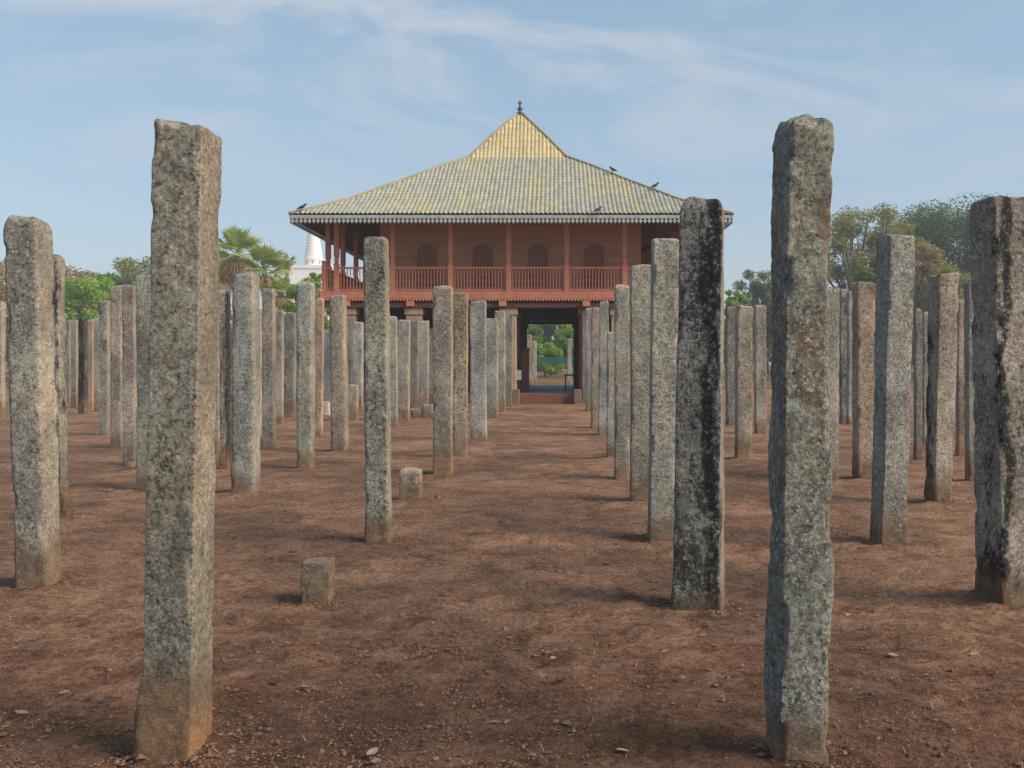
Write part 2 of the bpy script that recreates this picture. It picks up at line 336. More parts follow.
# ---------------------------------------------------------------- ground
NEAR = {}
def gh(x, y):
    d = 1.0 if y < 33 else max(0, 1-(y-33)/2)
    if y > 52: d = min(1, (y-52)/10)
    mound = 0
    for (a, b, w) in NEAR.get((int(x//1), int(y//1)), ()):
        q = math.hypot(x-a, y-b)/(w*1.25)
        if q < 2: mound = max(mound, math.exp(-q*q)*.045*(.55+.9*noise.noise(Vector((x*6, y*6, 5)))))
    return mound+d*(.045*noise.noise(Vector((x*.45, y*.45, 3))) + .022*noise.noise(Vector((x*1.4, y*1.4, 7))))
def build_ground():
    for (a, b, w) in PLACED:
        for i in (-1, 0, 1):
            for j in (-1, 0, 1): NEAR.setdefault((int(a//1)+i, int(b//1)+j), []).append((a, b, w))
    ys = np.concatenate([np.arange(-12, 2.6, .6), np.arange(2.6, 10, .045), np.geomspace(10, 60, 150), np.geomspace(62, 860, 22)])
    u = np.linspace(-1, 1, 300); xs = np.sign(u)*(np.abs(u)*7.5+ (np.abs(u)**9)*590)
    V = []
    fb = noise.fractal
    for y in ys:
        near = y < 14
        for x in xs:
            z = gh(x, y) if (abs(x) < 60 and y < 90) else 0
            if near and abs(x) < 8 and y > 2.5:
                p = Vector((x*5.5, y*5.5, 1)); k = min(1, (14-y)/5)
                z += k*(.024*fb(p, .8, 2.1, 5) )
            V.append((x, y, z))
    nx, ny = len(xs), len(ys)
    i, j = np.meshgrid(np.arange(nx-1), np.arange(ny-1)); b = (j*nx+i).ravel()
    Fq = np.stack([b, b+1, b+1+nx, b+nx], 1)
    o = link('ground', np_mesh('ground', V, Fq), SOIL); tag(o, kind='structure')
# crumbs of soil
def build_crumbs():
    rng = np.random.default_rng(5)
    base = np.array([(1,0,0),(0,1,0),(-1,0,0),(0,-1,0),(0,0,1),(0,0,-.6)], float)
    tri = np.array([(0,1,4),(1,2,4),(2,3,4),(3,0,4),(1,0,5),(2,1,5),(3,2,5),(0,3,5)])
    V = []; T = []; k = 0
    n = 170000
    ys = 3.0+ (rng.random(n)**2.2)*14
    xs = (rng.random(n)-.5)*1.35*ys - .03*ys
    ring = []
    for (a, b, w) in PLACED:
        if b < 12:
            m = int(260*min(1, 4.5/b)); an = rng.random(m)*6.283; rr = w*(.55+np.abs(rng.normal(0, .38, m)))
            ring += [(a+q*math.cos(k), b+q*math.sin(k)) for k, q in zip(an, rr)]
    nr = len(ring); xs = np.concatenate([[p[0] for p in ring], xs]); ys = np.concatenate([[p[1] for p in ring], ys])
    for ii, (x, y) in enumerate(zip(xs, ys)):
        pch = noise.noise(Vector((x*.9, y*.9, 11)))
        if ii >= nr and rng.random() > .30+1.1*pch+(.25 if y < 5.5 else 0): continue
        s = .0025*math.exp(rng.normal(0, .55))*(1+y*.03)
        if rng.random() < .01: s *= 1.7
        if ii < nr: s *= 1.6
        a = rng.random()*6.28; q = base*(1+rng.normal(0, .28, base.shape))
        q = q*np.array([s*1.4, s, s*.75]); c, d = math.cos(a), math.sin(a)
        q = np.stack([q[:,0]*c-q[:,1]*d, q[:,0]*d+q[:,1]*c, q[:,2]], 1)+np.array([x, y, gh(x, y)+s*.2+.004])
        V.append(q); T.append(tri+k*6); k += 1
    o = link('soil_crumbs', np_mesh('soil_crumbs', np.concatenate(V), np.concatenate(T), False), None)
    m = simple('soil_crumb_earth', (.065, .036, .025), (.22, .135, .092), 3, .95, .3, .004); o.data.materials.append(m)
    tag(o, 'loose crumbs of dark red soil and grit strewn over the bare ground', 'soil crumbs', kind='stuff')
# ---------------------------------------------------------------- stone pillars
PLACED = []
def shaft(name, w0, w1, d0, h, lean=(0, 0), yaw=0, p=16, rough=1.0, seed=0, hi=False, topr=.05, slope=None, foot=.012, bulge=None, ridge=0):
    """a squared post: four nearly flat faces between four wandering, chipped arrises"""
    m = 26 if hi else 9; rows = 240 if hi else 60
    cr = {8: .22, 9: .13, 10: .09, 11: .09, 12: .06, 16: .08, 4: .45}.get(p, .1)      # corner radius as share of the width
    rnd = random.Random(seed); off = Vector((rnd.random()*50, rnd.random()*50, rnd.random()*50))
    if slope is None: slope = (rnd.uniform(-.10, .10), rnd.uniform(-.08, .12))
    ring = []                                   # unit square outline, counter-clockwise: (x, y, corner index, corner weight, nx, ny)
    cs = [(1, -1), (1, 1), (-1, 1), (-1, -1)]
    nc = 6 if hi else 3
    for k in range(4):
        cx, cy = cs[k]; a0 = math.atan2(cy, cx)-math.pi/4
        for q in range(nc):
            a = a0+math.pi/2*q/(nc-1)
            ring.append(((1-cr)*cx+cr*math.cos(a), (1-cr)*cy+cr*math.sin(a), k, 1.0, math.cos(a), math.sin(a)))
        nx_, ny_ = cs[(k+1) % 4]; a1 = a0+math.pi/2
        ax, ay = (1-cr)*cx+cr*math.cos(a1), (1-cr)*cy+cr*math.sin(a1)
        bx, by = (1-cr)*nx_+cr*math.cos(a1), (1-cr)*ny_+cr*math.sin(a1)
        for q in range(1, m):
            t = q/m; ring.append((ax+(bx-ax)*t, ay+(by-ay)*t, k if t < .5 else (k+1) % 4, max(0, 1-min(t, 1-t)*7)**1.5, math.cos(a1), math.sin(a1)))
    n = len(ring)
    zs = list(np.linspace(-.22, h-topr, rows)); caps = [(1-min(.5, topr/max(w1, .1)*1.2)*(1-math.cos(a)), h-topr+topr*math.sin(a)) for a in np.linspace(.25, math.pi/2, 7)]
    rings = [(1.0, z) for z in zs]+caps; last = caps[-1][0]
    rings += [(last*.85, h+.003), (last*.6, h+.005), (last*.3, h+.006), (.02, h+.006)]
    cy_, sy_ = math.cos(yaw), math.sin(yaw); V = []
    for s_, z in rings:
        t = max(0, min(1, z/h)); w = w0+(w1-w0)*t; d = d0*(1+(w1/w0-1)*t)
        # each arris wanders on its own, so the faces stay planar-ish but never parallel
        wander = [(1+rough*(.06*noise.noise(Vector((k*9.1, 2, z*1.1))+off)+.022*noise.noise(Vector((k*9.1, 5, z*4.2))+off)),
                   1+rough*(.06*noise.noise(Vector((k*9.1, 12, z*1.1))+off)+.022*noise.noise(Vector((k*9.1, 15, z*4.2))+off))) for k in range(4)]
        chip = [max(0, noise.noise(Vector((k*3.3, 8, z*5.5))+off)-.15)*.06*rough for k in range(4)]
        fl = max(0, 1-max(z, -.2)/.35)*foot
        for (ux, uy, k, cw, nx_, ny_) in ring:
            if cw >= 1: fx_, fy_ = wander[k]
            else:
                # blend the wander of the two arrises along the face
                tx = (ux/(1-cr)+1)/2; ty = (uy/(1-cr)+1)/2; tx = min(1, max(0, tx)); ty = min(1, max(0, ty))
                def bl(c):
                    return (wander[3][c]*(1-tx)+wander[0][c]*tx)*(1-ty)+(wander[2][c]*(1-tx)+wander[1][c]*tx)*ty
                fx_, fy_ = bl(0), bl(1)
            x = ux*w/2*s_*fx_; y = uy*d/2*s_*fy_
            P = Vector((x, y, z))
            dsp = rough*(.0045*noise.noise(P*5+off)+.0028*noise.noise(P*17+off)+.0018*noise.noise(P*45+off))-chip[k]*cw**2+fl*(.6+.6*noise.noise(P*4+off))
            if ridge: dsp += ridge*(abs(noise.noise(Vector((x*4, y*4, z*1.6))+off))-.15)
            x += nx_*dsp*s_; y += ny_*dsp*s_
            if bulge and z < .42:
                bz = max(0, 1-abs(z-bulge[1])/.26)
                if x*bulge[0] > 0: x += bulge[0]*bulge[2]*bz*(.5+abs(x)/w)*(.8+.5*noise.noise(P*9+off))
            zz = z
            if z > h-.25:
                f = (z-h+.25)/.25; zz += (slope[0]*x+slope[1]*y)*f+rough*.018*noise.noise(Vector((x*9, y*9, 0))+off)*f+rough*.006*noise.noise(Vector((x*30, y*30, 0))+off)*f
            V.append((x*cy_-y*sy_+lean[0]*t, x*sy_+y*cy_+lean[1]*t, zz))
    i, j = np.meshgrid(np.arange(n), np.arange(len(rings)-1)); i = i.ravel(); j = j.ravel()
    Fq = np.stack([j*n+i, j*n+(i+1) % n, (j+1)*n+(i+1) % n, (j+1)*n+i], 1)
    return np_mesh(name, V, Fq)
TINT = dict(grey=(.92, .93, .94), pink=(1.02, .93, .88), tan=(1.12, 1.0, .86), green=(.92, .97, .92), pale=(1.15, 1.14, 1.1), dark=(.55, .55, .56), blue=(.93, .98, 1.02), brown=(.90, .78, .66), red=(1.12, .88, .74), warm=(1.0, .965, .89))
cnt = [0]
def pillar(xt, yt, xb, yb, wt, wb, tint, dk, label, yaw=0, p=16, depth=1.0, pr=None, name='stone_pillar', group='granite pillars of the ruined hall', cat='pillar', **k):
    cnt[0] += 1
    Y = F*H/(yb-VY)
    phi = math.atan((xb-VX)/F); rel = phi+R(yaw)
    den = (math.cos(rel)+abs(math.sin(rel))*depth)*.99/math.cos(phi)
    w0 = wb/F*Y/den; w1 = wt/F*Y/den
    Yc = Y+w0*depth/2
    # visible centre of the silhouette lies a little inside the far edge of the side face
    Xb = px(xb, Yc); Xt = px(xt, Yc)
    h = pz(yt, Y+w1*.1)
    hi = yb > 520
    me = shaft(name, w0, w1, w0*depth, h, (Xt-Xb, 0), R(yaw), p, seed=cnt[0]*7+1, hi=hi, **k)
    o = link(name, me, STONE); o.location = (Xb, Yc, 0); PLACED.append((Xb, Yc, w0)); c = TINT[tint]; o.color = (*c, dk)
    for kk, vv in dict(dict(warm_top=0., streak_x=0., streak_w=0., foot_height=.0, orange_foot=.0, rust=.0), **(pr or {})).items(): o[kk] = float(vv)
    tag(o, label, cat, group); return o
PL = [
 # nearest ones
 (188,122, 177,764, 71, 70, 'warm', .42, 'very tall mottled grey pillar in the left foreground with an orange earth stain at its foot', dict(p=12, topr=.03, slope=(-.18, .1), bulge=(-1, .10, .055), yaw=-3, pr=dict(orange_foot=.75, foot_height=.05))),
 (803,114, 794,772, 63, 66, 'green', .38, 'tallest pillar, rough chipped stone with green lichen and rust patches, in the right foreground', dict(p=9, rough=1.7, ridge=.03, topr=.07, slope=(.05, .2), yaw=6, pr=dict(orange_foot=.35, foot_height=.15, rust=.75))),
 (28,216, 39,591, 52, 49, 'pale', .22, 'pale grey speckled pillar with a rounded top at the far left edge', dict(p=8, topr=.09, slope=(-.1,0))),
 (703,197, 698,614, 46, 53, 'grey', .80, 'black crusted pillar with pale lichen, left of the tallest right foreground pillar', dict(p=11, topr=.09, yaw=-14, pr=dict(streak_x=.06, streak_w=.055))),
 (1000,197, 1008,611, 66, 66, 'pink', .60, 'broad pillar with a long black streak, cut off by the right edge of the photo', dict(p=10, topr=.04, slope=(.0,0), yaw=10, pr=dict(streak_x=-.09, streak_w=.035))),
 (376,237, 379,543, 27, 28, 'green', .66, 'slender dark green grey pillar standing alone left of the central aisle', dict(p=8, topr=.05, pr=dict(rust=.5))),
 (896,235, 888,545, 39, 37, 'grey', .30, 'tall grey leaning pillar with a straight flat top, right of the tallest foreground pillar', dict(p=10, topr=.025, yaw=8)),
 (665,238, 661,541, 29, 27, 'pale', .15, 'pale speckled flat topped pillar directly behind the black crusted one', dict(p=10, topr=.02)),
 (944,274, 938,504, 32, 27, 'tan', .30, 'tan pillar with a dark left face between the leaning grey pillar and the right edge pillar', dict(p=11, topr=.02, yaw=8, pr=dict(streak_x=-.14, streak_w=.05))),
 (641,265, 641,503, 23, 23, 'warm', .16, 'light grey green pillar second in the row left of the black crusted pillar', dict(topr=.03)),
 (246,273, 246,496, 29, 31, 'blue', .36, 'stout bluish grey pillar with rounded top, first one right of the left foreground pillar', dict(p=8, topr=.07)),
 (147,275, 148,492, 22, 23, 'green', .48, 'grey green lichen covered pillar touching the left side of the left foreground pillar', dict()),
 (54,256, 57,521, 23, 24, 'grey', .85, 'dark edged pillar half hidden behind the pale pillar at the far left', dict(bulge=(1, .1, .06), rough=1.4, pr=dict(streak_x=.13, streak_w=.06))),
 (130,285, 131,466, 17, 16, 'pink', .20, 'pinkish grey flat topped pillar, front one of the pair left of the grey green pillar', dict()),
 (118,286, 118,448, 16, 15, 'pink', .30, 'pinkish pillar, rear one of the close pair left of the grey green pillar', dict()),
 (306,282, 306,470, 20, 19, 'green', .18, 'grey green rounded pillar with an orange foot below the white stupa', dict(p=8, topr=.06, pr=dict(orange_foot=.6))),
 (443,286, 443,474, 21, 20, 'pink', .30, 'nearest pillar of the left aisle row in front of the pavilion, with a red brown foot', dict(pr=dict(orange_foot=.6))),
 (461,293, 460,458, 15, 15, 'tan', .66, 'pillar with a yellowish top and dark stains, second in the left aisle row before the pavilion', dict(pr=dict(warm_top=.55))),
 (478,301, 479,441, 17, 16, 'blue', .08, 'smooth pale bluish pillar, third in the left aisle row before the pavilion', dict()),
 (622,285, 622,480, 16, 15, 'warm', .30, 'pillar with a bright right edge and an orange foot, third in the row left of the black crusted pillar', dict(pr=dict(orange_foot=.7, foot_height=.1))),
 (864,283, 864,480, 25, 24, 'red', .10, 'peeling orange tan pillar left of the tall grey leaning pillar', dict(rough=1.5, topr=.02)),
 (338,295, 340,453, 18, 19, 'tan', .26, 'brownish pillar with a mossy foot just below the balcony corner', dict(p=8)),
 (744,306, 743,460, 18, 17, 'tan', .12, 'sandy speckled pillar with a dark lower block, right of the black crusted pillar', dict(topr=.02)),
 (269,288, 269,451, 14, 15, 'warm', .34, 'tan grey pillar below the palms, right of the stout bluish pillar', dict(pr=dict(orange_foot=.4))),
 (225,290, 225,469, 12, 11, 'warm', .75, 'thin pillar with black stained right edge close behind the left foreground pillar', dict(pr=dict(streak_x=.08, streak_w=.05, orange_foot=.7))),
 (216,300, 216,456, 12, 12, 'tan', .2, 'thin tan pillar mostly hidden by the left foreground pillar on its right side', dict()),
 (829,288, 828,482, 22, 20, 'warm', .30, 'pale pillar mostly hidden behind the right side of the tallest foreground pillar', dict()),
 (972,282, 972,480, 17, 15, 'grey', .30, 'grey pillar mostly hidden behind the left side of the right edge pillar', dict()),
 (612,332, 612,460, 10, 11, 'grey', .30, 'short grey pillar tucked behind the orange footed pillar right of the aisle', dict()),
 (604,301, 604,435, 9, 12, 'blue', .12, 'pale bluish pillar in the right aisle row, second from the short grey one', dict()),
 (596,308, 596,429, 9, 10, 'tan', .30, 'pillar with a vivid orange lower half in the right aisle row', dict(pr=dict(orange_foot=1, foot_height=.75))),
 (590,308, 590,411, 9, 8, 'grey', .28, 'grey pillar between the passage door jamb and the vivid orange footed pillar', dict()),
 (585,311, 585,404, 6, 6, 'dark', .3, 'thin dark pillar touching the right door jamb of the pavilion passage', dict()),
 (492,319, 492,420, 12, 12, 'grey', .45, 'dark grey pillar fourth in the left aisle row before the pavilion', dict()),
 (500,311, 500,412, 11, 11, 'warm', .16, 'light ridged pillar fifth in the left aisle row before the pavilion', dict()),
 (508,314, 508,407, 9, 8, 'dark', .3, 'small dark pillar last in the left aisle row beside the passage', dict()),
 (404,320, 404,421, 14, 12, 'pink', .22, 'pinkish pillar in the far group, second right of the slender dark green pillar', dict()),
 (392,316, 393,427, 11, 11, 'green', .30, 'greenish pillar in the far group, first right of the slender dark green pillar', dict()),
 (414,321, 414,409, 11, 10, 'dark', .35, 'dark brown pillar in the far group under the tan stone column', dict()),
 (424,321, 424,407, 11, 10, 'grey', .45, 'speckled pillar in the far group, fourth right of the slender dark green pillar', dict()),
 (432,329, 432,403, 9, 8, 'grey', .2, 'short grey pillar showing just left of the nearest left aisle pillar', dict()),
 (320,298, 319,438, 9, 8, 'red', .30, 'thin reddish pillar right of the rounded grey green pillar below the stupa', dict()),
 (327,330, 327,410, 9, 9, 'grey', .3, 'thin grey pillar left of the brownish one below the balcony corner', dict()),
 (349,318, 349,404, 9, 8, 'dark', .4, 'thin dark pillar right of the brownish one below the balcony corner', dict()),
 (358,322, 358,411, 12, 11, 'grey', .35, 'grey pillar just left of the slender dark green pillar', dict()),
 (279,310, 279,424, 11, 10, 'pink', .12, 'light pinkish pillar right of the tan grey one below the palms', dict()),
 (291,313, 290,418, 13, 12, 'dark', .35, 'dark weathered pillar left of the rounded grey green pillar below the stupa', dict()),
 (258,309, 258,441, 10, 10, 'pale', .15, 'pale sliver of a pillar behind the stout bluish pillar', dict()),
 (105,301, 105,436, 12, 11, 'grey', .66, 'black and white blotched pillar left of the pinkish pair', dict()),
 (98,318, 98,412, 8, 8, 'grey', .3, 'small grey pillar in the far left cluster, rightmost of the row', dict()),
 (91,320, 91,409, 9, 8, 'red', .45, 'small orange streaked pillar in the far left cluster', dict(pr=dict(orange_foot=.6, foot_height=1.2))),
 (83,319, 83,414, 10, 10, 'grey', .9, 'small black crusted pillar in the far left cluster', dict(pr=dict(streak_x=0, streak_w=.15))),
 (75,320, 75,408, 8, 8, 'pink', .15, 'small pinkish pillar in the far left cluster', dict()),
 (68,320, 68,405, 9, 8, 'dark', .4, 'small dark pillar in the far left cluster, leftmost of the row', dict()),
 (0,302, 0,418, 12, 11, 'pink', .3, 'pinkish pillar on the very left edge behind the pale speckled pillar', dict()),
 (731,307, 731,427, 12, 11, 'dark', .3, 'dark brown pillar between the black crusted pillar and the sandy one', dict()),
 (760,305, 760,434, 13, 12, 'pink', .2, 'pinkish pillar right of the sandy pillar with the dark lower block', dict()),
 (843,289, 844,424, 9, 9, 'grey', .85, 'black and white speckled thin pillar right of the tallest foreground pillar', dict()),
 (851,291, 851,425, 9, 9, 'grey', .25, 'thin grey pillar left of the peeling orange tan pillar', dict()),
 (918,309, 918,461, 9, 9, 'dark', .3, 'thin brown pillar directly right of the tall grey leaning pillar', dict()),
 (926,312, 926,446, 9, 9, 'pink', .5, 'thin pink pillar left of the tan pillar with a dark left face', dict()),
 (961,300, 961,456, 12, 11, 'red', .25, 'thin pillar with an orange foot right of the tan pillar with a dark left face', dict(pr=dict(orange_foot=.9, foot_height=.35))),
 (236,315, 236,430, 9, 9, 'brown', .5, 'brown pillar peeping between the left foreground pillar and the stout bluish pillar', dict()),
 (777,312, 778,425, 10, 10, 'grey', .3, None, dict()),
 (440,322, 440,404, 8, 8, 'grey', .4, None, dict()),
 # beyond the passage
 (529,335, 530,388.5, 5.0, 5.4, 'tan', .1, 'tan pillar seen through the passage on its left, the taller and nearer one', dict()),
 (534.5,341, 534.5,385.5, 4, 4.4, 'pale', .1, 'pale pillar seen through the passage, just right of the taller tan one', dict()),
 (569.5,339, 569.5,387, 4, 4.6, 'grey', .1, 'grey pillar seen through the passage on its right side', dict()),
]
for xt, yt, xb, yb, wt, wb, tint, dk, lab, kw in PL:
    if lab is None: continue
    pillar(xt, yt, xb, yb, wt, wb, tint, dk, lab, **kw)
pillar(318, 562, 318, 607, 35, 36, 'warm', .5, 'low square pillar stump standing alone on the left foreground soil', name='stone_stump', cat='stump', group='pillar stumps', p=12, topr=.008, foot=.002, slope=(0, 0), rough=.7)
pillar(411, 470, 411, 502, 23, 24, 'tan', .3, 'small pale topped stump right of the slender dark green pillar', name='stone_stump', cat='stump', group='pillar stumps', p=6, topr=.03, foot=.0)
pillar(353, 385, 353, 421, 12, 12, 'pink', .1, 'waist high grey stump left of the slender dark green pillar', name='stone_stump', cat='stump', group='pillar stumps', p=10, topr=.01)
pillar(417, 409, 417, 418, 13, 13, 'tan', .0, 'low tan stone block at the foot of the far pillars, left one', name='stone_block', cat='stone block', group='low stone blocks', p=8, topr=.03)
pillar(428, 405, 428, 418, 12, 12, 'pink', .1, 'low brown stone block just left of the nearest left aisle pillar', name='stone_block', cat='stone block', group='low stone blocks', p=8, topr=.03)
o = pillar(326, 402, 326, 416, 11, 11, 'pale', .0, 'whitish cut stone block between the thin reddish pillar and the brownish one', name='stone_block', cat='stone block', group='low stone blocks', p=16, topr=.01, foot=0)
o.data.materials.clear(); o.data.materials.append(M_BLOCK)
pillar(132, 462, 131, 469, 12, 14, 'red', .0, 'small orange stone at the foot of the pinkish flat topped pillar', name='small_stone', cat='stone', group='loose stones on the soil', p=4, topr=.04)
pillar(107, 489.5, 107, 494, 9, 10, 'pale', .0, 'small pale flat stone left of the grey green lichen covered pillar', name='small_stone', cat='stone', group='loose stones on the soil', p=4, topr=.02)
build_ground()
build_crumbs()
# ---------------------------------------------------------------- pavilion
XC, Y0, HW, CH = -1.85, 36.0, 6.66, 5.2        # centre x, front posts, half width of post square, half width of core
YC = Y0+HW
pav = empty('timber_pavilion', (XC, YC, 0), 'two storey red timber pavilion on stone columns with a tiled pyramid roof', 'pavilion')
ZF, ZR = 4.28, 7.03
prof = [(8.15, 7.00), (7.4, 7.34), (6.3, 7.88), (4.6, 8.90), (3.2, 9.78), (2.1, 10.40)]
prof2 = [(2.30, 10.13), (2.05, 10.47), (1.2, 11.52), (.5, 12.34), (.04, 12.84)]
def interp(pr, r):
    pr = sorted(pr); return float(np.interp(r, [a for a, b in pr], [b for a, b in pr]))
def roof_face(pr, pitch=.17, row=.28, lift=0):
    ro, ri = max(a for a, b in pr), min(a for a, b in pr)
    ns = int(2*ro/pitch*6)+1; S = np.linspace(-ro, ro, ns)
    rr = []; r = ro
    while r > ri+.02: rr += [(r, .032), (max(ri, r-.03), .035), (max(ri, r-row+.012), .0)]; r -= row
    rr.append((ri, 0)); V = []; K = len(rr)
    for s in S:
        ph = (s/pitch) % 1.0
        wv = .060*abs(math.sin(math.pi*ph))
        for r, st in rr:
            q = max(r, abs(s)); V.append((s, -q, interp(pr, q)+wv+st+lift))
    Fq = []
    for i in range(ns-1):
        for j in range(K-1):
            if rr[j][0] <= abs(S[i]) and rr[j][0] <= abs(S[i+1]): continue
            Fq.append((i*K+j, (i+1)*K+j, (i+1)*K+j+1, i*K+j+1))
    return np_mesh('roof', V, Fq, False)
RX = .17
lo = roof_face(prof); up = roof_face(prof2, lift=.02)
lo.materials.append(M_TILE); up.materials.append(M_TILEY)
for k in range(4):
    a = link('lower_roof', lo, None, pav); a.rotation_euler.z = k*math.pi/2; a.location.x = RX
    b = link('upper_roof', up, None, pav); b.rotation_euler.z = k*math.pi/2; b.location.x = RX
tag(a, 'weathered grey green tiles'); 
for k in range(4):
    m = MB(); sx, sy = [(-1,-1),(1,-1),(1,1),(-1,1)][k]
    m.tube([(sx*r, sy*r, z+.05) for r, z in prof], .065, 8)
    m.tube([(sx*r, sy*r, z+.06) for r, z in prof2], .065, 8)
    m.build('hip_ridge', M_RIDGE, pav, True).location.x = RX
MB().lathe([(.16, 13.0), (.2, 13.08), (.10, 13.14), (.07, 13.22), (.13, 13.28), (.13, 13.31), (.05, 13.36), (.04, 13.5), (.09, 13.54), (.09, 13.57), (.035, 13.58), (.01, 13.70)], seg=14).build('finial', M_IRON, pav, True).location = (RX, 0, -.2)
# soffit: thin boards right under the tiles
for k in range(4):
    V = []; 
    ro = [8.12, 6.3, 4.6, 2.0]
    for r in ro: 
        for s in (-1, 1): V.append((s*r, -r, interp(prof, r)-.10))
    Fq = [(0, 1, 3, 2), (2, 3, 5, 4), (4, 5, 7, 6)]
    s_ = link('soffit', np_mesh('soffit', V, Fq, False), M_SOFF, pav); s_.rotation_euler.z = k*math.pi/2; s_.location.x = RX
# fascia with pointed drops
def valance(L, board, drop, pitch, th, ztop, shape='leaf'):
    m = MB(); m.box(-L, L, -th, 0, ztop-board, ztop)
    n = int(2*L/pitch)
    for i in range(n):
        c = -L+(i+.5)*2*L/n; h = pitch*.46; z = ztop-board
        if shape == 'leaf':
            pts = [(c-h*.55, 0, z+.004), (c-h*.45, 0, z-drop*.25), (c-h*.98, 0, z-drop*.45), (c-h*.6, 0, z-drop*.72), (c, 0, z-drop), (c+h*.6, 0, z-drop*.72), (c+h*.98, 0, z-drop*.45), (c+h*.45, 0, z-drop*.25), (c+h*.55, 0, z+.004)]
        else:
            pts = [(c-h, 0, z+.004), (c-h, 0, z-drop*.35), (c, 0, z-drop), (c+h, 0, z-drop*.35), (c+h, 0, z+.004)]
        m.prism([(a, -th*.2, b) for a, _, b in pts], (0, -th*.6, 0))
    return m
for k in range(4):
    m = valance(8.11, .12, .19, .155, .03, 7.0)
    v = m.build('eave_valance', M_FASC, pav); v.rotation_euler.z = k*math.pi/2
    v.location = Matrix.Rotation(k*math.pi/2, 4, 'Z') @ Vector((0, -8.12, 0)) + Vector((RX, 0, 0))
# floor slab, skirt
SX = 7.17                                       # slab half width (side post rows stand further out)
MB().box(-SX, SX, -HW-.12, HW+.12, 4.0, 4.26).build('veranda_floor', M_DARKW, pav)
for k in range(4):
    L = SX if k % 2 == 0 else HW+.1; D = HW+.12 if k % 2 == 0 else SX
    m = valance(L+.02, .27, .12, .12, .05, 4.30, 'pt')
    v = m.build('floor_skirt', M_RED, pav); v.rotation_euler.z = k*math.pi/2
    v.location = Matrix.Rotation(k*math.pi/2, 4, 'Z') @ Vector((0, -D-.003, 0))
for s in (-1, 1): MB().box(-SX+.1, SX-.1, s*(HW-.05)-.12, s*(HW-.05)+.12, 3.68, 3.86).build('edge_beam', M_BEAM, pav)
for X in np.arange(-6.9, 7.0, 2.3/2.0): MB().box(X-.07, X+.07, -HW+.25, HW-.25, 3.8, 3.99).build('joist', M_DARKW, pav)
for x in (347, 411, 503, 586, 672):
    X = px(x, Y0)-XC; MB().box(X-.14, X+.14, -HW-.30, -HW+.3, 3.72, 3.92).build('joist_end', M_RED, pav, bevel=.01)
# posts
def post(X, Y, top):
    m = MB(); w = .10
    m.box(X-w, X+w, Y-w, Y+w, 4.262, 5.35); m.box(X-w*.72, X+w*.72, Y-w*.72, Y+w*.72, 5.352, 5.62)
    m.box(X-w*.95, X+w*.95, Y-w*.95, Y+w*.95, 5.622, top-.3); m.box(X-w*1.25, X+w*1.25, Y-w*1.25, Y+w*1.25, top-.298, top)
    return m.build('veranda_post', M_RED, pav, bevel=.015)
fx = [i*2*HW/6-HW for i in range(7)]; fx[0] += .07
for X in fx:
    post(X, -HW, 7.55); post(X, HW, 7.55)
sideY = [-HW+.62, -HW+3.15, -HW+5.7, -HW+8.2, -HW+10.7, HW-.62]
for s in (-1, 1):
    for Y in sideY: post(s*SX*.985, Y, 7.35)
# plate beams under the roof
for s in (-1, 1):
    MB().box(-SX, SX, s*HW-.08, s*HW+.08, 7.40, 7.52).build('wall_plate', M_BEAM, pav)
# railings
def railing(p0, p1):
    p0 = Vector(p0); p1 = Vector(p1); L = (p1-p0).length; a = math.atan2(p1.y-p0.y, p1.x-p0.x)
    r = bpy.data.objects.new('railing', None); C.objects.link(r); r.parent = pav; r.location = (p0.x, p0.y, 4.27); r.rotation_euler.z = a
    MB().box(0, L, -.045, .045, .90, .97).build('top_rail', M_RED, r); MB().box(0, L, -.04, .04, .06, .12).build('bottom_rail', M_RED, r)
    n = max(2, int(L/.118)); b = MB()
    for i in range(n):
        x = (i+.5)*L/n
        b.lathe([(.022, .121), (.022, .22), (.013, .26), (.024, .42), (.013, .60), (.022, .66), (.022, .899)], (x, 0, 0), 6)
    b.build('balusters', M_RED, r)
for i in range(6):
    for s in (-1, 1): railing((fx[i]+.1, s*HW, 0), (fx[i+1]-.1, s*HW, 0))
for s in (-1, 1):
    e = s*SX*.985
    for q in (-1, 1):
        x0, x1 = sorted((s*(HW+.1), s*(SX*.985-.06))); railing((x0, q*HW, 0), (x1, q*HW, 0))
        MB().box(e-.08, e+.08, q*HW-.08, q*HW+.08, 4.262, 5.40).box(e-.1, e+.1, q*HW-.1, q*HW+.1, 5.402, 5.46).build('corner_newel', M_RED, pav)
    ys = [-HW]+sideY+[HW]
    for y0, y1 in zip(ys[:-1], ys[1:]): railing((e, y0+.1, 0), (e, y1-.1, 0))
